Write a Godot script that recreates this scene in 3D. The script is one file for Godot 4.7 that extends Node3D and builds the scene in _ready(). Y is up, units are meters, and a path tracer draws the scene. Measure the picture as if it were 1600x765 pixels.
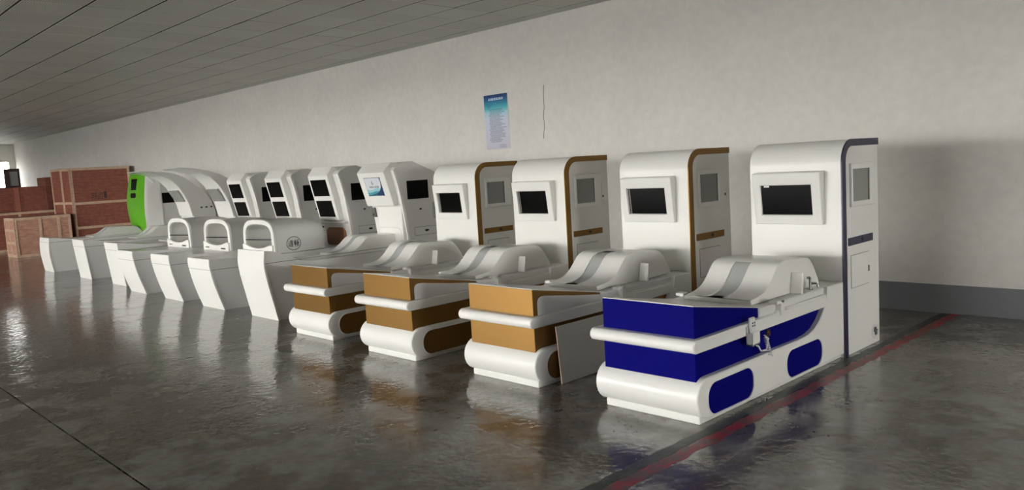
extends Node3D

# ---------------------------------------------------------------- mesh builder
class MB:
	var v := PackedVector3Array()
	var n := PackedVector3Array()
	var t := PackedVector2Array()
	var off := Vector3.ZERO
	var xf := Transform3D.IDENTITY

	func tri(a: Vector3, b: Vector3, c: Vector3, na: Vector3, nb: Vector3, nc: Vector3, ta := Vector2.ZERO, tb := Vector2.ZERO, tc := Vector2.ZERO) -> void:
		var g := (b - a).cross(c - a)
		if g.length_squared() < 1e-16:
			return
		var flip := g.dot(na + nb + nc) > 0.0
		for k in ([0, 2, 1] if flip else [0, 1, 2]):
			v.append(xf * [a, b, c][k] + off)
			n.append((xf.basis * [na, nb, nc][k]).normalized())
			t.append([ta, tb, tc][k])

	func quad(a: Vector3, b: Vector3, c: Vector3, d: Vector3, na: Vector3, nb = null, nc = null, nd = null) -> void:
		var n2: Vector3 = na if nb == null else nb
		var n3: Vector3 = na if nc == null else nc
		var n4: Vector3 = na if nd == null else nd
		tri(a, b, c, na, n2, n3, Vector2(0, 1), Vector2(1, 1), Vector2(1, 0))
		tri(a, c, d, na, n3, n4, Vector2(0, 1), Vector2(1, 0), Vector2(0, 0))

	static func place(axis: int, u: float, w: float, h: float) -> Vector3:
		if axis == 0:
			return Vector3(h, w, u)        # profile (z, y), swept along x
		if axis == 1:
			return Vector3(u, h, w)        # profile (x, z), swept along y
		return Vector3(u, w, h)            # profile (x, y), swept along z

	# closed profile swept from h0 to h1 with chamfered rims; corners flatter than smooth_deg are shaded round
	func extrude(profile: Array, axis: int, h0: float, h1: float, bevel := 0.0, smooth_deg := 40.0) -> void:
		var p := PackedVector2Array(profile)
		if Geometry2D.is_polygon_clockwise(p):
			pass
		var area := 0.0
		var m := p.size()
		for i in m:
			area += p[i].cross(p[(i + 1) % m])
		if area < 0.0:
			p.reverse()
		var en := PackedVector2Array()
		for i in m:
			var d := (p[(i + 1) % m] - p[i]).normalized()
			en.append(Vector2(d.y, -d.x))
		var q := PackedVector2Array()
		var vn0 := PackedVector2Array()
		var vn1 := PackedVector2Array()
		for i in m:
			var a := en[(i + m - 1) % m]
			var b := en[i]
			q.append(p[i] - (a + b) / maxf(1.0 + a.dot(b), 0.35) * bevel)
			if rad_to_deg(a.angle_to(b)) < smooth_deg and rad_to_deg(a.angle_to(b)) > -smooth_deg:
				var la := p[i].distance_to(p[(i + m - 1) % m])
				var lb := p[i].distance_to(p[(i + 1) % m])
				var av := (a * la + b * lb).normalized()
				vn0.append(av)
				vn1.append(av)
			else:
				vn0.append(a)
				vn1.append(b)
		var up := place(axis, 0, 0, 1)
		for i in m:
			var j := (i + 1) % m
			var na := place(axis, vn1[i].x, vn1[i].y, 0)
			var nb := place(axis, vn0[j].x, vn0[j].y, 0)
			quad(place(axis, p[i].x, p[i].y, h0 + bevel), place(axis, p[j].x, p[j].y, h0 + bevel), place(axis, p[j].x, p[j].y, h1 - bevel), place(axis, p[i].x, p[i].y, h1 - bevel), na, nb, nb, na)
			if bevel > 0.0:
				for s in [[h0 + bevel, h0, -1.0], [h1 - bevel, h1, 1.0]]:
					var ra: Vector3 = (na + up * s[2]).normalized()
					var rb: Vector3 = (nb + up * s[2]).normalized()
					quad(place(axis, p[i].x, p[i].y, s[0]), place(axis, p[j].x, p[j].y, s[0]), place(axis, q[j].x, q[j].y, s[1]), place(axis, q[i].x, q[i].y, s[1]), ra, rb, rb, ra)
		var idx := Geometry2D.triangulate_polygon(q)
		for k in range(0, idx.size(), 3):
			for s in [[h0, -1.0], [h1, 1.0]]:
				var c := [q[idx[k]], q[idx[k + 1]], q[idx[k + 2]]]
				tri(place(axis, c[0].x, c[0].y, s[0]), place(axis, c[1].x, c[1].y, s[0]), place(axis, c[2].x, c[2].y, s[0]), up * s[1], up * s[1], up * s[1])

	# box with rounded edges
	func box(x0: float, x1: float, y0: float, y1: float, z0: float, z1: float, b := 0.004) -> void:
		b = minf(b, minf(x1 - x0, minf(y1 - y0, z1 - z0)) * 0.45)
		extrude([Vector2(z0 + b, y0), Vector2(z1 - b, y0), Vector2(z1, y0 + b), Vector2(z1, y1 - b), Vector2(z1 - b, y1), Vector2(z0 + b, y1), Vector2(z0, y1 - b), Vector2(z0, y0 + b)], 0, x0, x1, b, 20.0)

	# flat ring with an opening: front face towards +z at z = zf, outer walls to zb, inner walls to zi
	func frame(x0: float, x1: float, y0: float, y1: float, hx0: float, hx1: float, hy0: float, hy1: float, zf: float, zb: float, zi: float, b := 0.006) -> void:
		var o := [Vector2(x0, y0), Vector2(x1, y0), Vector2(x1, y1), Vector2(x0, y1)]
		var o2 := [Vector2(x0 + b, y0 + b), Vector2(x1 - b, y0 + b), Vector2(x1 - b, y1 - b), Vector2(x0 + b, y1 - b)]
		var h2 := [Vector2(hx0 - b, hy0 - b), Vector2(hx1 + b, hy0 - b), Vector2(hx1 + b, hy1 + b), Vector2(hx0 - b, hy1 + b)]
		var h := [Vector2(hx0, hy0), Vector2(hx1, hy0), Vector2(hx1, hy1), Vector2(hx0, hy1)]
		var dirs := [Vector3(0, -1, 0), Vector3(1, 0, 0), Vector3(0, 1, 0), Vector3(-1, 0, 0)]
		for i in 4:
			var j := (i + 1) % 4
			var e: Vector3 = dirs[i]
			quad(v3(o2[i], zf), v3(o2[j], zf), v3(h2[j], zf), v3(h2[i], zf), Vector3(0, 0, 1))
			quad(v3(o[i], zf - b), v3(o[j], zf - b), v3(o2[j], zf), v3(o2[i], zf), (e + Vector3(0, 0, 1)).normalized())
			quad(v3(o[i], zb), v3(o[j], zb), v3(o[j], zf - b), v3(o[i], zf - b), e)
			quad(v3(h[i], zf - b), v3(h[j], zf - b), v3(h2[j], zf), v3(h2[i], zf), (-e + Vector3(0, 0, 1)).normalized())
			quad(v3(h[i], zi), v3(h[j], zi), v3(h[j], zf - b), v3(h[i], zf - b), -e)

	static func v3(p: Vector2, z: float) -> Vector3:
		return Vector3(p.x, p.y, z)

	# surface through rows of points, smooth normals, turned towards 'out'
	func grid(rows: Array, out: Vector3, closed := false) -> void:
		var h := rows.size()
		var w: int = rows[0].size()
		var nn := []
		for i in h:
			var r := PackedVector3Array()
			for j in w:
				var jm := (j + w - 1) % w if closed else maxi(j - 1, 0)
				var jp := (j + 1) % w if closed else mini(j + 1, w - 1)
				var du: Vector3 = rows[i][jp] - rows[i][jm]
				var dv: Vector3 = rows[mini(i + 1, h - 1)][j] - rows[maxi(i - 1, 0)][j]
				var c := du.cross(dv).normalized()
				r.append(c)
			nn.append(r)
		var sum := Vector3.ZERO
		for r in nn:
			for c in r:
				sum += c
		var s := 1.0
		if closed:
			var ctr := Vector3.ZERO
			for q in rows[0]:
				ctr += q / w
			s = 1.0 if nn[0][0].dot(rows[0][0] - ctr) > 0.0 else -1.0
		else:
			s = 1.0 if sum.dot(out) >= 0.0 else -1.0
		for i in h - 1:
			for j in (w if closed else w - 1):
				var j2 := (j + 1) % w
				quad(rows[i][j], rows[i][j2], rows[i + 1][j2], rows[i + 1][j], nn[i][j] * s, nn[i][j2] * s, nn[i + 1][j2] * s, nn[i + 1][j] * s)

	func tube(path: Array, r: float, sides := 8, caps := true) -> void:
		var rows := []
		var side := Vector3.ZERO
		for i in path.size():
			var d: Vector3 = (path[mini(i + 1, path.size() - 1)] - path[maxi(i - 1, 0)]).normalized()
			if side == Vector3.ZERO:
				side = d.cross(Vector3.UP if absf(d.y) < 0.9 else Vector3.RIGHT).normalized()
			side = (side - d * side.dot(d)).normalized()
			var up := d.cross(side)
			var row := PackedVector3Array()
			for k in sides:
				var a := TAU * k / sides
				row.append(path[i] + (side * cos(a) + up * sin(a)) * r)
			rows.append(row)
		grid(rows, Vector3.ZERO, true)
		if caps:
			for e in [0, path.size() - 1]:
				var d: Vector3 = (path[1] - path[0]).normalized() * -1.0 if e == 0 else (path[-1] - path[-2]).normalized()
				for k in sides:
					tri(path[e], rows[e][k], rows[e][(k + 1) % sides], d, d, d)

	# disc or oval prism: centre c, facing +x, radii ry (up) and rz
	func disc_x(c: Vector3, ry: float, rz: float, th: float, b := 0.003) -> void:
		var p := []
		for k in 24:
			p.append(Vector2(c.z + rz * cos(TAU * k / 24), c.y + ry * sin(TAU * k / 24)))
		extrude(p, 0, c.x, c.x + th, b, 40.0)

	func mesh() -> ArrayMesh:
		var a := []
		a.resize(Mesh.ARRAY_MAX)
		a[Mesh.ARRAY_VERTEX] = v
		a[Mesh.ARRAY_NORMAL] = n
		a[Mesh.ARRAY_TEX_UV] = t
		var m := ArrayMesh.new()
		m.add_surface_from_arrays(Mesh.PRIMITIVE_TRIANGLES, a)
		return m

# ---------------------------------------------------------------- naming and tagging
var used := {}
var M := {}
var org := Vector3.ZERO

func mb() -> MB:
	var b := MB.new()
	b.off = org
	return b

func numbered(called: String) -> String:
	if not used.has(called):
		used[called] = 0
		return called
	used[called] += 1
	return "%s_%03d" % [called, used[called]]

func tag(o: Node, label: String, category: String, group := "") -> Node:
	o.set_meta("label", label)
	o.set_meta("category", category)
	if group != "":
		o.set_meta("group", group)
	return o

func thing(called: String, label: String, category: String, at: Vector3, group := "") -> Node3D:
	var o := Node3D.new()
	o.name = numbered(called)
	o.position = at
	add_child(o, true)
	tag(o, label, category, group)
	return o

func obj(called: String, b: MB, m: Material, parent: Node = null) -> MeshInstance3D:
	var o := MeshInstance3D.new()
	o.mesh = b.mesh()
	o.material_override = null
	o.mesh.surface_set_material(0, m)
	o.cast_shadow = GeometryInstance3D.SHADOW_CASTING_SETTING_ON
	if parent == null:
		o.name = numbered(called)
		add_child(o, true)
	else:
		o.name = called
		parent.add_child(o, true)
	return o

func struct(called: String, b: MB, m: Material) -> MeshInstance3D:
	var o := obj(called, b, m)
	o.set_meta("kind", "structure")
	return o

# ---------------------------------------------------------------- materials
func mat(c: Color, rough := 0.5, metal := 0.0, coat := 0.0) -> StandardMaterial3D:
	var m := StandardMaterial3D.new()
	m.albedo_color = c
	m.roughness = rough
	m.metallic = metal
	if coat > 0.0:
		m.clearcoat_enabled = true
		m.clearcoat = coat
		m.clearcoat_roughness = 0.08
	return m

func rgb(r: int, g: int, b: int) -> Color:
	return Color8(r, g, b)

func noise(seed_: int, freq: float, octaves := 4, kind := FastNoiseLite.TYPE_SIMPLEX_SMOOTH) -> FastNoiseLite:
	var f := FastNoiseLite.new()
	f.seed = seed_
	f.noise_type = kind
	f.frequency = freq
	f.fractal_octaves = octaves
	return f

func tex(img: Image) -> ImageTexture:
	img.generate_mipmaps()
	return ImageTexture.create_from_image(img)

func triplanar(m: StandardMaterial3D, scale: Vector3, world := true) -> StandardMaterial3D:
	m.uv1_triplanar = true
	m.uv1_world_triplanar = world
	m.uv1_scale = scale
	return m

# smeared, polished concrete: tone from coarse stains and fine mottling; gloss broken by wear
func make_floor_material() -> StandardMaterial3D:
	var s := 1024
	var a := noise(3, 0.004, 5).get_seamless_image(s, s)
	var b := noise(17, 0.014, 5).get_seamless_image(s, s)
	var c := noise(29, 0.06, 3).get_seamless_image(s, s)
	var col := Image.create(s, s, false, Image.FORMAT_RGB8)
	var rou := Image.create(s, s, false, Image.FORMAT_RGB8)
	var hgt := Image.create(s, s, false, Image.FORMAT_RGB8)
	for y in s:
		for x in s:
			var p := a.get_pixel(x, y).r
			var q := b.get_pixel(x, y).r
			var r := c.get_pixel(x, y).r
			var k := clampf((p - 0.5) * 1.5 + (q - 0.5) * 1.5 + 0.5, 0.0, 1.0)
			k = smoothstep(0.18, 0.82, k)
			var base := Color(0.385, 0.368, 0.340).lerp(Color(0.478, 0.470, 0.446), k)
			var warm := smoothstep(0.55, 0.8, b.get_pixel((x + 311) % s, (y + 97) % s).r)
			base = base.lerp(Color(0.42, 0.36, 0.30), warm * 0.35)
			base = base * (0.93 + 0.14 * r)
			col.set_pixel(x, y, base)
			var g := clampf(0.05 + 0.08 * smoothstep(0.45, 0.75, q) + 0.06 * smoothstep(0.5, 0.8, p) + 0.03 * r, 0.03, 0.6)
			rou.set_pixel(x, y, Color(g, g, g))
			var h := 0.6 * r + 0.4 * q
			hgt.set_pixel(x, y, Color(h, h, h))
	var m := mat(Color.WHITE, 1.0)
	m.albedo_texture = tex(col)
	m.roughness_texture = tex(rou)
	hgt.bump_map_to_normal_map(4.0)
	m.normal_enabled = true
	m.normal_texture = tex(hgt)
	m.normal_scale = 0.14
	m.metallic_specular = 0.62
	return triplanar(m, Vector3(1 / 5.3, 1 / 5.3, 1 / 5.3))

func make_wall_material() -> StandardMaterial3D:
	var s := 512
	var a := noise(41, 0.006, 4).get_seamless_image(s, s)
	var b := noise(43, 0.05, 3).get_seamless_image(s, s)
	var col := Image.create(s, s, false, Image.FORMAT_RGB8)
	for y in s:
		for x in s:
			var k := a.get_pixel(x, y).r
			var f := 0.97 + 0.04 * b.get_pixel(x, y).r
			col.set_pixel(x, y, Color(0.882, 0.87, 0.848).lerp(Color(0.852, 0.842, 0.823), k) * f)
	var m := mat(Color.WHITE, 0.85)
	m.albedo_texture = tex(col)
	return triplanar(m, Vector3(0.25, 0.25, 0.25))

func make_wood(dark: Color, light: Color, seed_: int) -> StandardMaterial3D:
	var s := 256
	var f := noise(seed_, 0.02, 4)
	var g := noise(seed_ + 1, 0.02, 3)
	var col := Image.create(s, s, false, Image.FORMAT_RGB8)
	for y in s:
		for x in s:
			var k := f.get_noise_2d(x * 0.35, y * 4.0) * 0.6 + g.get_noise_2d(x * 1.2, y * 1.4) * 0.5
			col.set_pixel(x, y, dark.lerp(light, clampf(0.5 + k, 0, 1)))
	var m := mat(Color.WHITE, 0.75)
	m.albedo_texture = tex(col)
	return triplanar(m, Vector3(0.9, 0.9, 0.9))

func make_ceiling_material(tone: float) -> StandardMaterial3D:
	var s := 288
	var col := Image.create(s, s, false, Image.FORMAT_RGB8)
	for y in s:
		for x in s:
			var dx := fposmod(x / 12.0, 1.0) - 0.5
			var dy := fposmod(y / 12.0, 1.0) - 0.5
			var edge := x < 14 or y < 14 or x >= s - 14 or y >= s - 14
			var hole := smoothstep(0.30, 0.22, sqrt(dx * dx + dy * dy))
			var k := 0.0 if edge else hole
			col.set_pixel(x, y, Color(0.86, 0.855, 0.83).lerp(Color(0.45, 0.445, 0.42), k) * tone)
	var m := mat(Color.WHITE, 0.55)
	m.albedo_texture = tex(col)
	return m

func make_materials() -> void:
	M.white = mat(rgb(229, 228, 223), 0.34, 0.0, 0.15)
	M.white.metallic_specular = 0.35
	M.white_matte = mat(rgb(226, 226, 222), 0.5)
	M.pearl = mat(rgb(222, 221, 218), 0.34, 0.0, 0.3)
	M.strip = mat(rgb(176, 178, 176), 0.45)
	M.navy = mat(rgb(12, 12, 104), 0.42)
	M.navy.metallic_specular = 0.1
	M.gold = mat(rgb(134, 101, 54), 0.42, 0.72)
	M.gold.metallic_specular = 0.3
	M.stripe_navy = mat(rgb(34, 33, 62), 0.4)
	M.screen = mat(rgb(12, 12, 12), 0.2)
	M.screen.metallic_specular = 0.2
	M.gasket = mat(rgb(60, 58, 54), 0.6)
	M.pane = mat(rgb(140, 141, 138), 0.15)
	M.groove = mat(rgb(96, 96, 94), 0.7)
	M.dark = mat(rgb(24, 24, 24), 0.5)
	M.chrome = mat(rgb(150, 150, 150), 0.25, 0.9)
	M.brown_pad = mat(rgb(140, 92, 58), 0.35)
	M.green = mat(rgb(92, 168, 24), 0.35, 0.0, 0.2)
	M.red_dot = mat(rgb(170, 40, 40), 0.5)
	M.baseboard = mat(rgb(118, 121, 124), 0.6)
	M.ply_red = make_wood(rgb(128, 72, 58), rgb(156, 94, 76), 51)
	M.ply_pale = make_wood(rgb(168, 122, 104), rgb(198, 154, 132), 71)
	M.batten = make_wood(rgb(186, 156, 132), rgb(212, 184, 158), 91)
	M.brown_black = mat(rgb(64, 44, 38), 0.5)
	M.khaki_box = mat(rgb(160, 150, 120), 0.8)
	M.board = mat(rgb(222, 219, 206), 0.6)
	M.board_edge = mat(rgb(196, 164, 150), 0.7)
	M.ceiling_back = mat(rgb(20, 20, 19), 0.9)
	M.wall = make_wall_material()
	M.floor = make_floor_material()
	M.plain_wall = mat(rgb(216, 214, 206), 0.85)
	M.apron = mat(rgb(150, 148, 142), 0.9)
	M.window_frame = mat(rgb(200, 202, 204), 0.4)

# ---------------------------------------------------------------- shapes shared by the machines
func arc(cx: float, cy: float, r: float, a0: float, a1: float, k := 10) -> Array:
	var p := []
	for i in k + 1:
		var a := deg_to_rad(lerpf(a0, a1, float(i) / k))
		p.append(Vector2(cx + r * cos(a), cy + r * sin(a)))
	return p

func stadium(z0: float, z1: float, y0: float, y1: float, r: float) -> Array:
	r = minf(r, (y1 - y0) * 0.5)
	var p := []
	p.append_array(arc(z1 - r, y0 + r, r, -90, 0, 8))
	p.append_array(arc(z1 - r, y1 - r, r, 0, 90, 8))
	p.append_array(arc(z0 + r, y1 - r, r, 90, 180, 8))
	p.append_array(arc(z0 + r, y0 + r, r, 180, 270, 8))
	return p

func shrink(p: Array, by: float) -> Array:
	return Array(Geometry2D.offset_polygon(PackedVector2Array(p), -by, Geometry2D.JOIN_ROUND)[0])

# a rim standing proud round an outline on a face towards +x
func rim_x(b: MB, outline: Array, width: float, x0: float, x1: float) -> void:
	var m := outline.size()
	var c := Vector2.ZERO
	for p in outline:
		c += p / m
	var nrm := []
	for i in m:
		var d: Vector2 = (outline[(i + 1) % m] - outline[(i + m - 1) % m]).normalized()
		var nn := Vector2(d.y, -d.x)
		if nn.dot(outline[i] - c) < 0.0:
			nn = -nn
		nrm.append(nn)
	for i in m:
		var j := (i + 1) % m
		var a: Vector2 = outline[i]
		var e: Vector2 = outline[j]
		var a2: Vector2 = a + nrm[i] * width
		var e2: Vector2 = e + nrm[j] * width
		var ia := Vector3(0, -nrm[i].y, -nrm[i].x)
		var ie := Vector3(0, -nrm[j].y, -nrm[j].x)
		b.quad(Vector3(x0, a.y, a.x), Vector3(x0, e.y, e.x), Vector3(x1, e.y, e.x), Vector3(x1, a.y, a.x), ia, ie, ie, ia)
		b.quad(Vector3(x1, a.y, a.x), Vector3(x1, e.y, e.x), Vector3(x0, e2.y, e2.x), Vector3(x0, a2.y, a2.x), (Vector3.RIGHT - ia * 0.6).normalized(), (Vector3.RIGHT - ie * 0.6).normalized(), (Vector3.RIGHT - ie * 0.6).normalized(), (Vector3.RIGHT - ia * 0.6).normalized())

# white S-curved backrest with sloping sides and a sunken strip down the middle
func backrest(parent: Node, cx: float, hw_top: float, z_lip: float, y0: float, high: float, strip0: float, strip1: float, strip_end := 0.60) -> void:
	var prof := [Vector2(0.0, 0.035), Vector2(-0.10, 0.045), Vector2(-0.20, 0.065), Vector2(-0.27, 0.10), Vector2(-0.33, 0.15), Vector2(-0.38, 0.20), Vector2(-0.43, 0.242), Vector2(-0.49, 0.264), Vector2(-0.56, 0.27), Vector2(-0.66, 0.266), Vector2(-0.78, 0.256), Vector2(-0.92, 0.245), Vector2(-1.00, 0.205), Vector2(-1.08, 0.10), Vector2(-1.12, 0.035)]
	var k := high / 0.27
	var c := Curve3D.new()
	for i in prof.size():
		var tan: Vector2 = (prof[mini(i + 1, prof.size() - 1)] - prof[maxi(i - 1, 0)]) * 0.17
		c.add_point(Vector3(0, prof[i].y, prof[i].x), Vector3(0, -tan.y, -tan.x), Vector3(0, tan.y, tan.x))
	var pts := c.tessellate(4, 2.0)
	var b := mb()
	var left := []
	var right := []
	var top_a := []
	var top_b := []
	var trough := []
	var wl := []
	var wr := []
	var s0 := cx + strip0
	var s1 := cx + strip1
	for p in pts:
		var z: float = z_lip + p.z
		var y: float = y0 + p.y * k
		var f := clampf((p.y * k - 0.03) / 0.24, 0.0, 1.0)
		var d := 0.014 * smoothstep(0.0, 0.12, -p.z) * smoothstep(strip_end + 0.02, strip_end - 0.05, -p.z)
		var out := hw_top + 0.012
		left.append(PackedVector3Array([Vector3(cx - out, y0, z), Vector3(cx - hw_top - 0.006, y - 0.012, z), Vector3(cx - hw_top - 0.004, y - 0.003, z)]))
		right.append(PackedVector3Array([Vector3(cx + hw_top + 0.004, y - 0.003, z), Vector3(cx + hw_top + 0.006, y - 0.012, z), Vector3(cx + out, y0, z)]))
		top_a.append(PackedVector3Array([Vector3(cx - hw_top - 0.004, y - 0.003, z), Vector3(cx - hw_top + 0.002, y, z), Vector3(s0, y, z)]))
		top_b.append(PackedVector3Array([Vector3(s1, y, z), Vector3(cx + hw_top - 0.002, y, z), Vector3(cx + hw_top + 0.004, y - 0.003, z)]))
		wl.append(PackedVector3Array([Vector3(s0, y, z), Vector3(s0, y - d - 0.001, z)]))
		wr.append(PackedVector3Array([Vector3(s1, y, z), Vector3(s1, y - d - 0.001, z)]))
		trough.append(PackedVector3Array([Vector3(s0, y - d, z), Vector3(s1, y - d, z)]))
	b.grid(left, Vector3(-1, 0.5, 0))
	b.grid(right, Vector3(1, 0.5, 0))
	b.grid(top_a, Vector3.UP)
	b.grid(top_b, Vector3.UP)
	b.grid(wl, Vector3(1, 0, 0))
	b.grid(wr, Vector3(-1, 0, 0))
	var l0: Vector3 = left[0][0]
	var r0: Vector3 = right[0][2]
	b.quad(Vector3(cx - hw_top, y0 - 0.03, l0.z), Vector3(cx + hw_top, y0 - 0.03, l0.z), right[0][0], left[0][2], Vector3(0, 0, 1))
	b.quad(l0, Vector3(cx - hw_top, y0 - 0.03, l0.z), left[0][2], left[0][1], Vector3(0, 0, 1))
	b.quad(right[0][0], Vector3(cx + hw_top, y0 - 0.03, l0.z), r0, right[0][1], Vector3(0, 0, 1))
	var o := obj("backrest", b, M.white, parent)
	# the sunken strip fades out behind the crest: keep only its sunken run
	var run := []
	for i in trough.size():
		var pz: float = -pts[i].z
		if pz > 0.04 and pz < strip_end:
			run.append(trough[i])
	var sb := mb()
	sb.grid(run, Vector3.UP)
	for r in run:
		pass
	var so := obj("center_strip", sb, M.strip, o)
	so.set_meta("label", "grey strip sunk down the middle")
	var fill := mb()
	var rows0 := []
	var rows1 := []
	for i in trough.size():
		if -pts[i].z <= 0.05:
			rows0.append(trough[i])
		if -pts[i].z >= strip_end - 0.02:
			rows1.append(trough[i])
	fill.grid(rows0, Vector3.UP)
	fill.grid(rows1, Vector3.UP)
	obj("backrest_cap", fill, M.white, o)

# ---------------------------------------------------------------- box-fronted console with a banded couch
# plan: x from -0.87 (left) to 0 (the right flank), z is the distance from the hall wall
func console(xr: float, dz: float, accent: StandardMaterial3D, stripe: StandardMaterial3D, screen: StandardMaterial3D, pane: StandardMaterial3D, blue: bool, label: String) -> Node3D:
	var root := thing("treatment_console", label, "machine", Vector3(xr - 0.435, 0, 3.0 + dz), "banded treatment consoles")
	org = Vector3(0.435, 0, -3.0)
	var b := mb()
	b.box(-0.825, -0.03, 0.0, 0.055, 1.62, 4.475, 0.006)
	obj("plinth", b, M.white, root)
	# base with a bullnose front that sweeps up behind the couch
	var p := [Vector2(2.29, 0.035)]
	p.append_array(arc(4.395, 0.175, 0.14, -90, 90, 14))
	p.append(Vector2(3.05, 0.315))
	p.append_array([Vector2(2.93, 0.325), Vector2(2.83, 0.35), Vector2(2.74, 0.40), Vector2(2.67, 0.46), Vector2(2.62, 0.53), Vector2(2.59, 0.60), Vector2(2.58, 0.655), Vector2(2.29, 0.655)])
	b = mb()
	b.extrude(p, 0, -0.87, 0.0, 0.007, 32.0)
	var base := obj("base", b, M.white, root)
	var ovals := [stadium(3.82, 4.415, 0.05, 0.27, 0.095), stadium(2.72, 3.32, 0.05, 0.265, 0.095)] if blue else [stadium(2.75, 4.40, 0.05, 0.275, 0.105)]
	for o in ovals:
		for side in [1, -1]:
			b = mb()
			b.extrude(o, 0, -0.004 if side > 0 else -0.8705, 0.0005 if side > 0 else -0.866, 0.0, 40.0)
			obj("oval_panel", b, accent, root)
		b = mb()
		rim_x(b, o, 0.011, -0.002, 0.008)
		obj("oval_rim", b, M.white, root)
	b = mb()
	b.box(-0.822, -0.045, 0.25, 0.52, 2.45, 4.475, 0.004)
	obj("lower_block", b, accent, root)
	# white band with a round nose
	p = [Vector2(2.60, 0.495)]
	p.append_array(arc(4.515, 0.54, 0.045, -90, 90, 10))
	p.append(Vector2(2.60, 0.585))
	b = mb()
	b.extrude(p, 0, -0.885, 0.0, 0.007, 30.0)
	obj("band", b, M.white, root)
	# wedge on top of the band
	b = mb()
	b.extrude([Vector2(3.64, 0.58), Vector2(4.475, 0.58), Vector2(4.475, 0.797), Vector2(3.64, 0.652)], 0, -0.822, -0.045, 0.004, 20.0)
	obj("upper_block", b, accent, root)
	if not blue:
		for side in [[-0.047, -0.040], [-0.827, -0.820]]:
			var ins := [Vector2(3.642, 0.586), Vector2(4.425, 0.586), Vector2(4.425, 0.69)]
			ins.append_array([Vector2(4.418, 0.712), Vector2(4.40, 0.727), Vector2(4.375, 0.734), Vector2(4.33, 0.732), Vector2(4.0, 0.682), Vector2(3.85, 0.663), Vector2(3.642, 0.636)])
			b = mb()
			b.extrude(ins, 0, side[0], side[1], 0.002, 30.0)
			obj("side_insert", b, M.pearl, root)
	b = mb()
	b.extrude([Vector2(3.58, 0.642), Vector2(3.64, 0.654), Vector2(4.47, 0.7985), Vector2(4.47, 0.8035), Vector2(3.63, 0.658), Vector2(3.58, 0.65)], 0, -0.818, -0.05, 0.001, 20.0)
	obj("top_plate", b, M.pearl, root)
	# tray the couch lies on
	b = mb()
	b.box(-0.835, -0.035, 0.575, 0.648, 2.29, 3.64, 0.008)
	var tray := obj("tray", b, M.pearl, root)
	b = mb()
	b.box(-0.86, -0.008, 0.582, 0.598, 2.45, 3.42, 0.003)
	obj("ledge", b, M.white, tray)
	for side in [[-0.06, 0.014], [-0.884, -0.81]]:
		b = mb()
		b.box(side[0], side[1], 0.584, 0.676, 3.35, 3.40, 0.005)
		b.box(side[0], side[1], 0.562, 0.592, 3.27, 3.40, 0.005)
		b.box(side[0], side[1], 0.650, 0.676, 3.35, 3.46, 0.005)
		obj("bracket", b, M.white, tray)
	backrest(root, -0.435, 0.285, 3.565, 0.652, 0.272, -0.095, 0.05, 0.46 if blue else 0.60)
	b = mb()
	b.xf = Transform3D(Basis(Vector3.RIGHT, deg_to_rad(-10)), Vector3(-0.088, 0.648, 2.95))
	b.box(-0.05, 0.05, 0.0, 0.17, -0.013, 0.013, 0.005)
	obj("side_pad", b, M.white, root)
	# upright cabinet with a rounded shoulder
	var h := 1.85
	p = [Vector2(1.53, 0.0), Vector2(2.29, 0.0)]
	p.append_array(arc(2.29 - 0.20, h - 0.20, 0.20, 0, 90, 12))
	p.append(Vector2(1.53, h))
	b = mb()
	b.extrude(p, 0, -0.84, -0.002, 0.005, 30.0)
	var body := obj("cabinet", b, M.white, root)
	# coloured edge stripe down the flank
	var outer := [Vector2(2.292, 0.0)]
	outer.append_array(arc(2.092, h - 0.198, 0.20, 0, 90, 12))
	outer.append(Vector2(1.53, h + 0.002))
	var inner := [Vector2(1.53, h - 0.058)]
	inner.append_array(arc(2.085, h - 0.188, 0.13, 90, 0, 12))
	inner.append(Vector2(2.215, 0.0))
	var ring := outer.duplicate()
	ring.append_array(inner)
	b = mb()
	b.extrude(ring, 0, -0.006, 0.006, 0.002, 30.0)
	var st := obj("edge_stripe", b, stripe, root)
	st.set_meta("label", "dark blue edge stripe" if blue else "gold brown edge stripe")
	# front monitor in a tilted housing
	b = mb()
	b.xf = Transform3D(Basis(Vector3.RIGHT, deg_to_rad(6.5)), Vector3(0, 1.14, 2.315))
	b.frame(-0.772, -0.15, 0.0, 0.455, -0.703, -0.235, 0.085, 0.348, 0.012, -0.12, -0.02)
	var hous := obj("monitor_housing", b, M.white, root)
	b = mb()
	b.xf = Transform3D(Basis(Vector3.RIGHT, deg_to_rad(6.5)), Vector3(0, 1.14, 2.315))
	b.box(-0.715, -0.227, 0.08, 0.353, -0.024, -0.008 if blue else -0.02, 0.001)
	obj("monitor_screen", b, screen, hous)
	if blue:
		b = mb()
		b.xf = Transform3D(Basis(Vector3.RIGHT, deg_to_rad(6.5)), Vector3(0, 1.14, 2.315))
		b.box(-0.675, -0.625, 0.328, 0.346, -0.0085, -0.0065, 0.0005)
		obj("sticker", b, M.white_matte, hous)
	else:
		b = mb()
		b.xf = Transform3D(Basis(Vector3.RIGHT, deg_to_rad(6.5)), Vector3(0, 1.14, 2.315))
		b.box(-0.692, -0.68, 0.085, 0.348, -0.02, -0.015, 0.001)
		obj("monitor_bracket", b, M.pane, hous)
	b = mb()
	b.disc_x(Vector3(0, 0, 0), 0.006, 0.006, 0.003, 0.001)
	b = mb()
	b.xf = Transform3D(Basis(Vector3.UP, deg_to_rad(-90)), Vector3(-0.805, 1.50, 2.289))
	b.disc_x(Vector3.ZERO, 0.007, 0.007, 0.003, 0.001)
	obj("indicator", b, M.dark, root)
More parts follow.
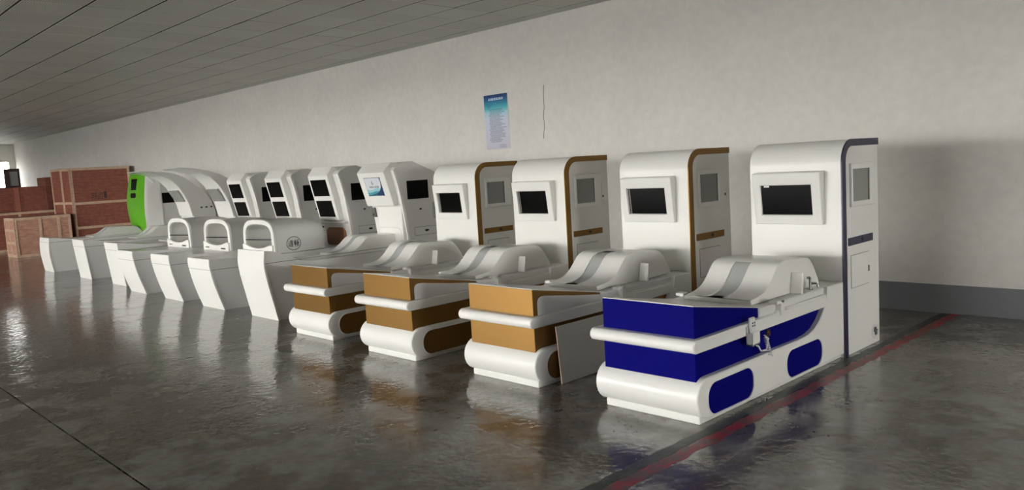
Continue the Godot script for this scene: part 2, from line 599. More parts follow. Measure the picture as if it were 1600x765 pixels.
	# flank window in a frame that stands out towards the back
	var wx := Transform3D(Basis(Vector3.UP, deg_to_rad(90 - 5.0)), Vector3(0.004, 1.275, 2.135))
	b = mb()
	b.xf = wx
	b.frame(0.0, 0.415, 0.0, 0.37, 0.03, 0.315, 0.045, 0.32, 0.014, -0.03, -0.002, 0.004)
	var wf := obj("flank_window_frame", b, M.white, root)
	b = mb()
	b.xf = wx
	b.box(0.025, 0.32, 0.04, 0.325, -0.02, 0.004, 0.001)
	obj("flank_pane", b, pane, wf)
	b = mb()
	b.xf = wx
	b.box(0.302, 0.314, 0.046, 0.319, 0.002, 0.006, 0.001)
	obj("pane_gasket", b, M.gasket, wf)
	b = mb()
	b.box(-0.002, 0.006, 1.33, 1.55, 1.615, 1.66, 0.003)
	var slot := obj("card_slot", b, M.white, root)
	b = mb()
	b.disc_x(Vector3(0.005, 1.375, 1.637), 0.014, 0.014, 0.004, 0.001)
	obj("slot_button", b, M.dark, slot)
	b = mb()
	b.box(-0.002, 0.007, 0.945, 1.012, 1.675, 2.18, 0.002)
	var lb := obj("lock_bar", b, stripe, root)
	b = mb()
	b.disc_x(Vector3(0.006, 0.98, 1.90), 0.018, 0.022, 0.006, 0.002)
	obj("lock", b, M.dark, lb)
	b = mb()
	b.box(-0.002, 0.0045, 0.575, 0.855, 1.755, 2.13, 0.002)
	var dr := obj("drawer", b, M.white, root)
	b = mb()
	b.box(0.0035, 0.012, 0.68, 0.735, 1.765, 1.785, 0.003)
	obj("handle", b, M.groove, dr)
	b = mb()
	rim_x(b, [Vector2(1.755, 0.575), Vector2(2.13, 0.575), Vector2(2.13, 0.855), Vector2(1.755, 0.855)], 0.005, -0.001, 0.0015)
	obj("drawer_gap", b, M.groove, dr)
	if blue:
		b = mb()
		b.disc_x(Vector3(-0.001, 0.112, 1.645), 0.065, 0.07, 0.006, 0.002)
		var port := obj("hose_port", b, M.pearl, root)
		b = mb()
		b.disc_x(Vector3(0.004, 0.135, 1.655), 0.018, 0.02, 0.012, 0.003)
		b.disc_x(Vector3(0.004, 0.095, 1.64), 0.02, 0.022, 0.01, 0.003)
		b.box(0.004, 0.014, 0.11, 0.125, 1.61, 1.68, 0.003)
		obj("hose_fitting", b, M.groove, port)
		# small chrome tap on the back of the tray
		b = mb()
		b.tube([Vector3(-0.085, 0.645, 2.72), Vector3(-0.085, 0.735, 2.72), Vector3(-0.085, 0.748, 2.73), Vector3(-0.085, 0.75, 2.76)], 0.011, 10)
		b.tube([Vector3(-0.085, 0.70, 2.72), Vector3(-0.045, 0.70, 2.70), Vector3(-0.035, 0.69, 2.695), Vector3(-0.033, 0.665, 2.69)], 0.009, 10)
		b.box(-0.105, -0.065, 0.643, 0.655, 2.70, 2.74, 0.003)
		obj("tap", b, M.chrome, root)
		# holder for the hand control, and a dial on the blue block
		b = mb()
		b.box(0.0, 0.01, 0.43, 0.565, 3.80, 3.90, 0.003)
		b.box(0.0, 0.055, 0.43, 0.445, 3.80, 3.90, 0.003)
		b.box(0.045, 0.055, 0.43, 0.53, 3.80, 3.90, 0.003)
		b.box(0.0, 0.055, 0.43, 0.52, 3.80, 3.808, 0.003)
		b.box(0.0, 0.055, 0.43, 0.52, 3.892, 3.90, 0.003)
		obj("control_holder", b, M.white_matte, root)
		b = mb()
		b.disc_x(Vector3(-0.046, 0.445, 3.52), 0.03, 0.032, 0.018, 0.004)
		var dial := obj("dial", b, M.dark, root)
		b = mb()
		b.disc_x(Vector3(-0.03, 0.455, 3.53), 0.006, 0.006, 0.006, 0.001)
		b.disc_x(Vector3(-0.03, 0.435, 3.51), 0.005, 0.005, 0.006, 0.001)
		obj("dial_mark", b, M.red_dot, dial)
	org = Vector3.ZERO
	return root

# ---------------------------------------------------------------- tub-shaped machine
# plan: x from -0.72 to 0 at the prow
func bow(kind: int) -> Array:            # (z, y) of the prow's front line
	match kind:
		0:
			return [Vector2(4.147, 0.0), Vector2(4.20, 0.25), Vector2(4.245, 0.47), Vector2(4.275, 0.65), Vector2(4.28, 0.76), Vector2(4.262, 0.905)]
		1:
			return [Vector2(4.168, 0.0), Vector2(4.235, 0.20), Vector2(4.29, 0.40), Vector2(4.325, 0.58), Vector2(4.335, 0.66), Vector2(4.33, 0.737)]
		2:
			return [Vector2(3.99, 0.0), Vector2(4.012, 0.2), Vector2(4.035, 0.4), Vector2(4.056, 0.6), Vector2(4.066, 0.7), Vector2(4.076, 0.80)]
	return [Vector2(4.005, 0.0), Vector2(4.04, 0.2), Vector2(4.062, 0.4), Vector2(4.062, 0.55), Vector2(4.055, 0.67), Vector2(4.04, 0.77)]

func bow_z(kind: int, y: float) -> float:
	var p := bow(kind)
	for i in p.size() - 1:
		if y <= p[i + 1].y:
			return lerpf(p[i].x, p[i + 1].x, clampf((y - p[i].y) / (p[i + 1].y - p[i].y), 0, 1))
	return p[-1].x

func tub(root: Node, kind: int, flare: float, deck: float, nose: float, seam_y: float) -> void:
	var zb := 1.6
	var ss := [0.0, 0.2, 0.4, 0.5, 0.58, 0.66, 0.74, 0.82, 0.9, 0.96, 1.0]
	var right := []
	var left := []
	var top := []
	var seam_r := []
	for s in ss:
		var yt := deck + (nose - deck) * smoothstep(0.76, 1.0, s)
		var r := PackedVector3Array()
		var l := PackedVector3Array()
		var w := 0.36 + flare * smoothstep(1.0, 0.6, s)
		for k in 9:
			var y := yt * k / 8.0
			var z := lerpf(zb, bow_z(kind, y) - 0.02, s)
			var tuck := 0.02 * (1.0 - k / 8.0)
			r.append(Vector3(-0.36 + w - tuck, y, z))
			l.append(Vector3(-0.36 - w + tuck, y, z))
		right.append(r)
		left.append(l)
		top.append(PackedVector3Array([l[8], Vector3(-0.36 - w + 0.05, yt - 0.004, l[8].z), Vector3(-0.36 + w - 0.05, yt - 0.004, l[8].z), r[8]]))
		var zs := lerpf(zb, bow_z(kind, seam_y) - 0.02, s)
		seam_r.append(Vector3(-0.36 + w - 0.02 * (1.0 - seam_y / yt) + 0.0005, seam_y, zs))
	var b := mb()
	b.grid(right, Vector3.RIGHT)
	b.grid(left, Vector3.LEFT)
	b.grid(top, Vector3.UP)
	var e := []
	for k in 9:
		e.append(PackedVector3Array([left[-1][k], right[-1][k]]))
	b.grid(e, Vector3(0, 0, 1))
	e = []
	for k in 9:
		e.append(PackedVector3Array([left[0][k], right[0][k]]))
	b.grid(e, Vector3(0, 0, -1))
	obj("tub", b, M.pearl, root)
	# prow panel
	var line := bow(kind)
	var c := Curve2D.new()
	for i in line.size():
		var tg: Vector2 = (line[mini(i + 1, line.size() - 1)] - line[maxi(i - 1, 0)]) * 0.17
		c.add_point(line[i], -tg, tg)
	var fine := Array(c.tessellate(3, 1.0))
	var p := fine.duplicate()
	var back := fine.duplicate()
	back.reverse()
	for q in back:
		p.append(q + Vector2(-0.028, 0))
	b = mb()
	b.extrude(p, 0, -0.725, 0.005, 0.004, 40.0)
	obj("prow_panel", b, M.white, root)
	b = mb()
	var rows := []
	for q in seam_r:
		rows.append(PackedVector3Array([q + Vector3(0.0008, 0.003, 0), q + Vector3(0.0008, -0.003, 0)]))
	b.grid(rows, Vector3.RIGHT)
	b.quad(Vector3(-0.726, seam_y - 0.002, bow_z(kind, seam_y) + 0.0012), Vector3(0.006, seam_y - 0.002, bow_z(kind, seam_y) + 0.0012), Vector3(0.006, seam_y + 0.002, bow_z(kind, seam_y) + 0.0012), Vector3(-0.726, seam_y + 0.002, bow_z(kind, seam_y) + 0.0012), Vector3(0, 0, 1))
	obj("seam", b, M.groove, root)

func hood_outline(hw: float, h: float, inset: float) -> Array:
	var p := [Vector2(hw - inset, 0.0)]
	for k in 17:
		var a := PI * k / 16.0
		var cx := pow(absf(cos(a)), 0.62) * signf(cos(a))
		var sy := pow(sin(a), 0.62)
		p.append(Vector2((hw - inset) * cx, h * 0.42 + (h * 0.58 - inset) * sy))
	p.append(Vector2(-hw + inset, 0.0))
	return p

func hood(root: Node, deck: float, emblem: bool) -> void:
	var hw := 0.475
	var h := 0.49
	var zf := 3.37
	var zb := 2.55
	var o := hood_outline(hw, h, 0.0)
	var i_ := hood_outline(hw, h, 0.03)
	var b := mb()
	b.xf = Transform3D(Basis.IDENTITY, Vector3(-0.36, deck, 0))
	var ro := []
	var ri := []
	for k in 12:
		var s := k / 11.0
		var z := lerpf(zf, zb, s)
		var sc := 1.0 - 0.12 * pow(s, 5)
		var a := PackedVector3Array()
		var c := PackedVector3Array()
		for q in o:
			a.append(Vector3(q.x * (1.0 - 0.05 * pow(s, 4)), q.y * sc, z))
		for q in i_:
			c.append(Vector3(q.x * 0.99, q.y * sc, z))
		ro.append(a)
		ri.append(c)
	b.grid(ro, Vector3.UP)
	b.grid(ri, Vector3.DOWN)
	var last: PackedVector3Array = ro[-1]
	for k in last.size() - 1:
		b.tri(Vector3(0, 0, last[0].z), last[k], last[k + 1], Vector3(0, 0, -1), Vector3(0, 0, -1), Vector3(0, 0, -1))
	var hd := obj("hood", b, M.pearl, root)
	# white rim round the mouth
	b = mb()
	b.xf = Transform3D(Basis.IDENTITY, Vector3(-0.36, deck, 0))
	var mouth := hood_outline(hw, h, -0.012)
	var inn := hood_outline(hw, h, 0.06)
	inn.reverse()
	mouth.append_array(inn)
	b.extrude(mouth, 2, zf - 0.02, zf + 0.03, 0.008, 40.0)
	obj("hood_rim", b, M.white, hd)
	b = mb()
	b.xf = Transform3D(Basis.IDENTITY, Vector3(-0.36, deck, 0))
	b.extrude(hood_outline(hw, h, 0.035), 2, zf - 0.42, zf - 0.405, 0.002, 40.0)
	obj("added_inner_panel", b, M.white, hd)  # panel added inside the hood to lighten the mouth, depth set by tone
	# dished sill across the mouth
	b = mb()
	b.xf = Transform3D(Basis.IDENTITY, Vector3(-0.36, deck, 0))
	var sill := [Vector2(-0.47, -0.01), Vector2(0.47, -0.01), Vector2(0.47, 0.13), Vector2(0.38, 0.13)]
	for k in 9:
		var s := lerpf(1.0, -1.0, k / 8.0)
		sill.append(Vector2(0.36 * s, 0.075 + 0.05 * s * s))
	sill.append_array([Vector2(-0.38, 0.13), Vector2(-0.47, 0.13)])
	b.extrude(sill, 2, zf + 0.002, zf + 0.06, 0.006, 30.0)
	obj("sill", b, M.white, hd)
	b = mb()
	b.xf = Transform3D(Basis.IDENTITY, Vector3(-0.36, deck, 0))
	b.box(-0.38, -0.24, 0.03, 0.045, zf + 0.055, zf + 0.064, 0.002)
	b.box(0.20, 0.36, 0.02, 0.04, zf + 0.055, zf + 0.064, 0.002)
	obj("sill_slot", b, M.dark, hd)
	b = mb()
	b.tube([Vector3(-0.36 - 0.42, deck + 0.19, zf + 0.02), Vector3(-0.36 + 0.42, deck + 0.21, zf + 0.02)], 0.008, 8)
	obj("cross_bar", b, M.dark, hd)
	if emblem:
		b = mb()
		b.disc_x(Vector3(-0.36 + hw - 0.002, deck + 0.128, 3.08), 0.102, 0.118, 0.006, 0.001)
		var em := obj("emblem_disc", b, M.pearl, hd)
		em.set_meta("label", "round emblem with two dark characters")
		var strokes := [
			[[.10, .15], [.18, .25]], [[.06, .38], [.2, .38], [.13, .55], [.2, .68], [.07, .82]], [[.05, .85], [.25, .77], [.5, .87], [.97, .87]],
			[[.45, .06], [.53, .17]], [[.78, .05], [.70, .17]], [[.34, .22], [.95, .22]], [[.62, .22], [.56, .33]], [[.44, .34], [.44, .76]], [[.44, .34], [.82, .34], [.82, .76]], [[.44, .48], [.82, .48]], [[.44, .61], [.82, .61]], [[.44, .75], [.82, .75]]]
		var strokes2 := [
			[[.06, .25], [.06, .66]], [[.06, .25], [.42, .25], [.42, .66]], [[.06, .45], [.42, .45]], [[.06, .64], [.42, .64]], [[.24, .05], [.24, .97]],
			[[.54, .12], [.88, .12], [.58, .40], [.95, .40], [.91, .80], [.85, .9], [.76, .84]], [[.70, .42], [.47, .72]], [[.82, .42], [.54, .94]]]
		b = mb()
		var xs := -0.36 + hw + 0.004
		for q in [[strokes, 3.08 + 0.088], [strokes2, 3.08 - 0.004]]:
			for s in q[0]:
				for k in s.size() - 1:
					var p0 := Vector3(xs, deck + 0.185 - s[k][1] * 0.115, q[1] - s[k][0] * 0.084)
					var p1 := Vector3(xs, deck + 0.185 - s[k + 1][1] * 0.115, q[1] - s[k + 1][0] * 0.084)
					b.tube([p0, p1], 0.0048, 5)
		obj("emblem_characters", b, M.dark, em)
		b = mb()
		var ringp := []
		for k in 37:
			ringp.append(Vector3(xs, deck + 0.128 + 0.098 * sin(TAU * k / 36), 3.08 + 0.114 * cos(TAU * k / 36)))
		b.tube(ringp, 0.0045, 5, false)
		obj("emblem_ring", b, M.dark, em)

# upright with a leaning front; z of its front line falls back towards the floor
func leaning_cabinet(root: Node, x0: float, x1: float, kind: String) -> void:
	var p := [Vector2(1.45, 0.0), Vector2(2.10, 0.0), Vector2(2.105, 0.6), Vector2(2.125, 0.9), Vector2(2.165, 1.2), Vector2(2.20, 1.45), Vector2(2.25, 1.66), Vector2(2.295, 1.815), Vector2(2.26, 1.86), Vector2(2.10, 1.93), Vector2(1.95, 1.935), Vector2(1.62, 1.80), Vector2(1.45, 1.70)]
	var b := mb()
	b.extrude(p, 0, x0, x1, 0.006, 25.0)
	obj("cabinet", b, M.pearl, root)
	# white edge trim along the front line
	var edge := []
	for i in range(1, 8):
		edge.append(p[i] + Vector2(0.012, 0.004))
	for i in range(7, 0, -1):
		edge.append(p[i] + Vector2(-0.035, -0.004))
	b = mb()
	b.extrude(edge, 0, x1 - 0.035, x1 + 0.012, 0.005, 30.0)
	obj("edge_trim", b, M.white, root)
	if kind == "twin":
		var lean := Transform3D(Basis(Vector3.RIGHT, atan2(0.165, 0.71)), Vector3(0, 1.09, 2.215))
		b = mb()
		b.xf = lean
		b.extrude([Vector2(-0.13, 0.0), Vector2(0.0, 0.0), Vector2(0.012, 0.012), Vector2(0.012, 0.73), Vector2(0.0, 0.745), Vector2(-0.125, 0.84), Vector2(-0.22, 0.76)], 0, x0 + 0.02, x0 + 0.60, 0.006, 20.0)
		var pan := obj("screen_panel", b, M.white, root)
		for y in [0.405, 0.065]:
			b = mb()
			b.xf = lean
			b.box(x0 + 0.065, x0 + 0.525, y, y + 0.265, 0.008, 0.0145, 0.001)
			obj("screen", b, M.screen, pan)
		b = mb()
		b.box(x0 + 0.03, x1 - 0.03, 1.045, 1.075, 2.05, 2.225, 0.006)
		obj("shelf", b, M.pearl, root)
		b = mb()
		b.extrude(stadium(x0 + 0.07, x0 + 0.60, 0.68, 0.975, 0.09), 2, 2.06, 2.16, 0.012, 40.0)
		var pad := obj("back_pad", b, M.brown_pad, root)
		pad.set_meta("label", "brown rounded pad")
	else:
		var lean := Transform3D(Basis(Vector3.RIGHT, atan2(0.15, 0.5)), Vector3(0, 1.315, 2.25))
		b = mb()
		b.xf = lean
		b.extrude([Vector2(-0.30, 0.02), Vector2(0.0, 0.0), Vector2(0.012, 0.012), Vector2(0.012, 0.51), Vector2(0.0, 0.52), Vector2(-0.16, 0.60), Vector2(-0.36, 0.50)], 0, x0 + 0.0, x0 + 0.67, 0.006, 20.0)
		var pan := obj("screen_panel", b, M.white, root)
		var sc := MeshInstance3D.new()
		b = mb()
		b.xf = lean
		var sx0 := x0 + 0.14
		var sx1 := x0 + 0.535
		b.quad(Vector3(sx0, 0.165, 0.0135), Vector3(sx1, 0.165, 0.0135), Vector3(sx1, 0.435, 0.0135), Vector3(sx0, 0.435, 0.0135), Vector3(0, 0, 1))
		b.box(sx0 - 0.006, sx1 + 0.006, 0.159, 0.441, 0.006, 0.013, 0.001)
		sc = obj("screen", b, make_screen_print(), pan)
		sc.set_meta("label", "screen with a pale and teal water picture")
		var tm := TextMesh.new()
		tm.text = "water of life"
		var sf := SystemFont.new()
		sf.font_names = PackedStringArray(["Droid Serif"])
		tm.font = sf
		tm.font_size = 12
		tm.pixel_size = 0.0035
		tm.depth = 0.001
		tm.material = M.dark
		var to := MeshInstance3D.new()
		to.name = "screen_lettering"
		to.mesh = tm
		to.transform = Transform3D(Basis.IDENTITY, org) * lean * Transform3D(Basis.IDENTITY, Vector3((sx0 + sx1) * 0.5, 0.30, 0.0145))
		pan.add_child(to, true)
		b = mb()
		b.xf = lean
		var cxs := (sx0 + sx1) * 0.5 - 0.02
		b.tube([Vector3(cxs, 0.39, 0.014), Vector3(cxs - 0.018, 0.36, 0.014), Vector3(cxs - 0.012, 0.335, 0.014), Vector3(cxs + 0.012, 0.335, 0.014), Vector3(cxs + 0.018, 0.355, 0.014), Vector3(cxs + 0.004, 0.362, 0.014)], 0.003, 5)
		obj("screen_drop", b, M.stripe_navy, pan)
		b = mb()
		b.box(x0 + 0.16, x1 - 0.01, 0.62, 1.31, 2.05, 2.19, 0.008)
		obj("front_box", b, M.white, root)
		b = mb()
		var path := [Vector3(x0 + 0.19, 1.0, 2.192), Vector3(x1 - 0.16, 1.0, 2.192), Vector3(x1 - 0.09, 0.985, 2.192), Vector3(x1 - 0.05, 0.94, 2.192), Vector3(x1 - 0.04, 0.88, 2.192), Vector3(x1 - 0.035, 0.64, 2.192)]
		b.tube(path, 0.006, 6)
		obj("front_bead", b, M.pearl, root)
		b = mb()
		b.box(x0 + 0.02, x0 + 0.09, 1.15, 1.29, 2.10, 2.20, 0.004)
		var slot := obj("card_reader", b, M.groove, root)
		b = mb()
		b.box(x0 + 0.035, x0 + 0.075, 1.17, 1.20, 2.19, 2.205, 0.002)
		obj("reader_slot", b, M.dark, slot)
	# flank: dark screen, indicator, lock plate
	b = mb()
	b.box(x1 - 0.002, x1 + 0.004, 1.395, 1.66, 1.70, 2.08, 0.001)
	obj("flank_screen", b, M.screen, root)
	b = mb()
	b.disc_x(Vector3(x1 - 0.001, 1.245, 1.86), 0.014, 0.02, 0.005, 0.001)
	obj("indicator", b, M.dark, root)
	b = mb()
	rim_x(b, [Vector2(1.55, 0.87), Vector2(1.99, 0.87), Vector2(1.99, 0.985), Vector2(1.55, 0.985)], 0.006, x1 - 0.001, x1 + 0.003)
	var lp := obj("lock_plate", b, M.groove if kind == "twin" else M.dark, root)
	b = mb()
	b.disc_x(Vector3(x1 - 0.001, 0.93, 1.77), 0.017, 0.035, 0.006, 0.001)
	obj("lock", b, M.dark, lp)
	if kind != "twin":
		b = mb()
		b.box(x1 - 0.002, x1 + 0.004, 1.09, 1.33, 1.555, 1.64, 0.003)
		obj("card_slot", b, M.strip, root)

# canopy that arches forward over the couch
func arched_cabinet(root: Node, x0: float, x1: float) -> void:
	var outer := [Vector2(1.35, 0.0), Vector2(1.35, 1.15), Vector2(1.42, 1.40), Vector2(1.58, 1.63), Vector2(1.80, 1.80), Vector2(2.05, 1.94), Vector2(2.30, 2.03), Vector2(2.60, 2.09), Vector2(2.88, 2.115)]
	var inner := [Vector2(2.90, 2.095), Vector2(2.62, 2.04), Vector2(2.42, 1.985), Vector2(2.24, 1.90), Vector2(2.10, 1.75), Vector2(1.99, 1.57), Vector2(1.90, 1.36), Vector2(1.845, 1.10), Vector2(1.83, 0.85), Vector2(1.83, 0.0)]
	var p := outer.duplicate()
	p.append_array(inner)
	var b := mb()
	b.extrude(p, 0, x0, x1, 0.008, 30.0)
	obj("arched_shell", b, M.pearl, root)
	var f := []
	for i in range(2, 8):
		f.append(inner[i] + Vector2(0.03, 0.0))
	for i in range(7, 1, -1):
		f.append(inner[i] + Vector2(-0.02, 0.0))
	b = mb()
	b.extrude(f, 0, x0 + 0.02, x1 + 0.006, 0.006, 35.0)
	var fp := obj("front_panel", b, M.white, root)
	b = mb()
	b.xf = Transform3D(Basis(Vector3.RIGHT, atan2(0.30, 0.52)), Vector3(0, 1.40, 1.949))
	b.box(x0 + 0.10, x1 - 0.10, 0.02, 0.30, -0.03, 0.012, 0.001)
	obj("screen", b, M.pane, fp)
	for k in 3:
		b = mb()
		b.disc_x(Vector3(x1 - 0.001, 1.27, 1.66 - 0.11 * k), 0.016, 0.028, 0.006, 0.001)
		obj("button", b, M.dark, root)

# green barrel-fronted cabinet
func green_cabinet(root: Node, x0: float, x1: float) -> void:
	var w := x1 - x0
	var rr := []
	for k in 25:
		var s := k / 24.0
		var y := lerpf(0.42, 2.10, s)
		var half := 0.5 * w * (0.80 + 0.22 * sin(PI * clampf((s - 0.15) / 0.95, 0, 1))) * smoothstep(-0.12, 0.30, s)
		var z := 1.90 + 0.12 * sin(PI * s)
		rr.append([y, half, z])
	var c := (x0 + x1) * 0.5
	var rows := []
	var edge_r := []
	var edge_l := []
	var back := []
	for q in rr:
		var row := PackedVector3Array()
		for j in 9:
			var u := j / 8.0 * 2.0 - 1.0
			row.append(Vector3(c + q[1] * u, q[0], q[2] + 0.05 * (1.0 - u * u)))
		rows.append(row)
		edge_r.append(PackedVector3Array([Vector3(c + q[1], q[0], q[2]), Vector3(c + q[1] + 0.02, q[0], q[2] - 0.06)]))
		edge_l.append(PackedVector3Array([Vector3(c - q[1], q[0], q[2]), Vector3(c - q[1] - 0.02, q[0], q[2] - 0.06)]))
	var b := mb()
	b.grid(rows, Vector3(0, 0, 1))
	var gp := obj("green_panel", b, M.green, root)
	gp.set_meta("label", "glossy green barrel-shaped front")
	b = mb()
	b.grid(edge_r, Vector3(1, 0, 0.3))
	b.grid(edge_l, Vector3(-1, 0, 0.3))
	var wr := []
	var wl := []
	for q in rr:
		if q[0] < 2.06:
			wr.append(PackedVector3Array([Vector3(c + q[1] + 0.02, q[0], q[2] - 0.06), Vector3(c + w * 0.5 + 0.05, q[0], 1.62)]))
			wl.append(PackedVector3Array([Vector3(c - q[1] - 0.02, q[0], q[2] - 0.06), Vector3(c - w * 0.5 - 0.05, q[0], 1.62)]))
	b.grid(wr, Vector3(1, 0, 0.5))
	b.grid(wl, Vector3(-1, 0, 0.5))
	obj("side_fairing", b, M.white, root)
	# body behind with an arched top
	var p := [Vector2(0.75, 0.0), Vector2(1.72, 0.0), Vector2(1.72, 1.80), Vector2(1.86, 1.98), Vector2(1.90, 2.095), Vector2(1.75, 2.12), Vector2(1.5, 2.11), Vector2(1.25, 2.06), Vector2(1.0, 1.95), Vector2(0.75, 1.75)]
	b = mb()
	b.extrude(p, 0, c - w * 0.5 - 0.03, c + w * 0.5 + 0.03, 0.01, 35.0)
	obj("cabinet", b, M.pearl, root)
	b = mb()
	b.xf = Transform3D(Basis(Vector3.RIGHT, deg_to_rad(-9)), Vector3(c - 0.02, 1.72, 2.02))
	b.box(-0.17, 0.17, 0.0, 0.27, -0.06, 0.012, 0.004)
	obj("front_screen", b, M.screen, gp)
	b = mb()
	b.xf = Transform3D(Basis(Vector3.RIGHT, deg_to_rad(-5)), Vector3(c - 0.02, 1.53, 2.045))
	b.extrude(stadium(-0.17, 0.17, 0.0, 0.12, 0.05), 2, -0.06, 0.012, 0.004, 40.0)
	obj("front_display", b, M.screen, gp)
	b = mb()
	b.box(c + w * 0.5 + 0.025, c + w * 0.5 + 0.034, 1.37, 1.62, 1.20, 1.60, 0.002)
	obj("flank_screen", b, M.screen, root)

func make_screen_print() -> StandardMaterial3D:
	var img := Image.create(160, 110, false, Image.FORMAT_RGB8)
	for y in 110:
		for x in 160:
			var u := x / 160.0
			var v := y / 110.0
			var c := Color8(214, 218, 224)
			var w1 := 0.62 + 0.05 * sin(u * 7.0)
			var w2 := 0.78 + 0.05 * sin(u * 6.0 + 1.0)
			if v > w1:
				c = Color8(150, 200, 208)
			if v > w2:
				c = Color8(70, 150, 170)
			if v > w2 + 0.12:
				c = Color8(36, 92, 104)
			var d := Vector2(u - 0.42, (v - 0.2) * 0.8).length()
			if u > 0.55 and d > 0.54:
				c = Color8(24, 56, 96)
			img.set_pixel(x, y, c)
	var m := mat(Color.WHITE, 0.2)
	m.albedo_texture = tex(img)
	return m

func tub_machine(xr: float, kind: int, flare: float, deck: float, nose: float, seam_y: float, label: String) -> Node3D:
	var root := thing("tub_machine", label, "machine", Vector3(xr - 0.36, 0, 3.0), "tub shaped treatment machines")
	org = Vector3(0.36, 0, -3.0)
	tub(root, kind, flare, deck, nose, seam_y)
	return root

# ---------------------------------------------------------------- plywood crates
func panel_box(root: Node, called: String, m: Material, x0: float, x1: float, y0: float, y1: float, z0: float, z1: float, b := 0.004) -> MeshInstance3D:
	var k := mb()
	k.box(x0, x1, y0, y1, z0, z1, b)
	return obj(called, k, m, root)

func crate(label: String, x0: float, x1: float, y0: float, y1: float, z0: float, z1: float, side: Material, front: Material, cols: Array, rows: Array, fcols: Array, frows: Array, batten: Material) -> Node3D:
	var root := thing("wooden_crate", label, "crate", Vector3((x0 + x1) * 0.5, y0, (z0 + z1) * 0.5), "plywood crates")
	org = -root.position
	var bt := 0.018
	var bw := 0.075
	panel_box(root, "core", front, x0 + bt + 0.012, x1 - bt - 0.012, y0, y1 - 0.012, z0 + bt + 0.012, z1 - bt - 0.012, 0.004)
	panel_box(root, "lid", side, x0 + bt, x1 - bt, y1 - 0.012, y1, z0 + bt, z1 - bt, 0.004)
	# boards of the flank that faces down the hall, split at the upright battens
	var zs := [z0 + bt] + cols + [z1 - bt]
	for i in zs.size() - 1:
		panel_box(root, "plywood_board", side, x1 - bt - 0.012, x1 - bt, y0, y1, zs[i] + 0.002, zs[i + 1] - 0.002, 0.002)
	for z in [z0 + bw * 0.5] + cols + [z1 - bw * 0.5]:
		panel_box(root, "batten", batten, x1 - bt, x1, y0, y1, z - bw * 0.5, z + bw * 0.5, 0.004)
	for y in [y0 + bw * 0.5] + rows + [y1 - bw * 0.5]:
		panel_box(root, "batten", batten, x1 - bt, x1 - 0.001, y - bw * 0.5, y + bw * 0.5, z0 + 0.01, z1 - 0.01, 0.003)
	# end that faces the windows
	var xs := [x0 + bt] + fcols + [x1 - bt]
	for i in xs.size() - 1:
		panel_box(root, "plywood_board", front, xs[i] + 0.002, xs[i + 1] - 0.002, y0, y1, z1 - bt - 0.012, z1 - bt, 0.002)
	for x in [x0 + bw * 0.5] + fcols + [x1 - bw * 0.5]:
		panel_box(root, "batten", batten, x - bw * 0.5, x + bw * 0.5, y0, y1, z1 - bt, z1, 0.004)
	for y in [y0 + bw * 0.5] + frows + [y1 - bw * 0.5]:
		panel_box(root, "batten", batten, x0 + 0.01, x1 - 0.01, y - bw * 0.5, y + bw * 0.5, z1 - bt, z1 - 0.001, 0.003)
	return root

# ---------------------------------------------------------------- the scene
const CAM := Vector3(2.881076, 1.798607, 8.905026)
const FOCAL := 1245.4068
const CEIL := 3.97

func camera_basis() -> Basis:
	var yaw := deg_to_rad(46.1801)
	var pitch := deg_to_rad(5.7249)
	var roll := deg_to_rad(-3.3325)
	var fw := Vector3(-sin(yaw) * cos(pitch), -sin(pitch), -cos(yaw) * cos(pitch))
	var r := fw.cross(Vector3.UP).normalized()
	var u := r.cross(fw)
	return Basis(r * cos(roll) + u * sin(roll), -r * sin(roll) + u * cos(roll), -fw)

func _ready() -> void:
	var cam := Camera3D.new()
	cam.name = "camera"
	cam.fov = rad_to_deg(2.0 * atan(382.5 / FOCAL))
	cam.transform = Transform3D(camera_basis(), CAM)
	cam.near = 0.05
	cam.far = 200.0
	add_child(cam)
	cam.current = true

	var sky_mat := ProceduralSkyMaterial.new()
	sky_mat.sky_top_color = Color(0.90, 0.91, 0.93)
	sky_mat.sky_horizon_color = Color(0.97, 0.96, 0.94)
	sky_mat.ground_horizon_color = Color(0.70, 0.70, 0.69)
	sky_mat.ground_bottom_color = Color(0.45, 0.45, 0.44)
	sky_mat.sky_curve = 0.25
	sky_mat.use_debanding = false
	var sky := Sky.new()
	sky.sky_material = sky_mat
	var env := Environment.new()
	env.background_mode = Environment.BG_SKY
	env.sky = sky
	env.background_energy_multiplier = 9.0
	env.ambient_light_source = Environment.AMBIENT_SOURCE_SKY
	env.tonemap_mode = Environment.TONE_MAPPER_LINEAR
	env.tonemap_exposure = 3.55
	env.sdfgi_enabled = true
	env.ssao_enabled = true
	env.ssil_enabled = true
	var we := WorldEnvironment.new()
	we.name = "world_environment"
	we.environment = env
	add_child(we)

	make_materials()
	build_hall()

	# consoles, nearest first
	console(0.0, 0.0, M.navy, M.stripe_navy, M.screen, M.pane, true, "white treatment console with navy blue blocks and edge stripe beside the red floor line")
	console(-1.51, -0.02, M.gold, M.gold, M.screen, M.pane, false, "white and gold treatment console with a loose board leaning on its flank")
	console(-3.11, 0.0, M.gold, M.gold, M.screen, M.pane, false, "white and gold treatment console standing between two other gold ones, middle of the three")
	console(-4.68, -0.06, M.gold, M.gold, M.screen, M.pane, false, "white and gold treatment console next to the machine with the teal screen")
	build_tub_machines()
	build_small_things()
	build_crates()

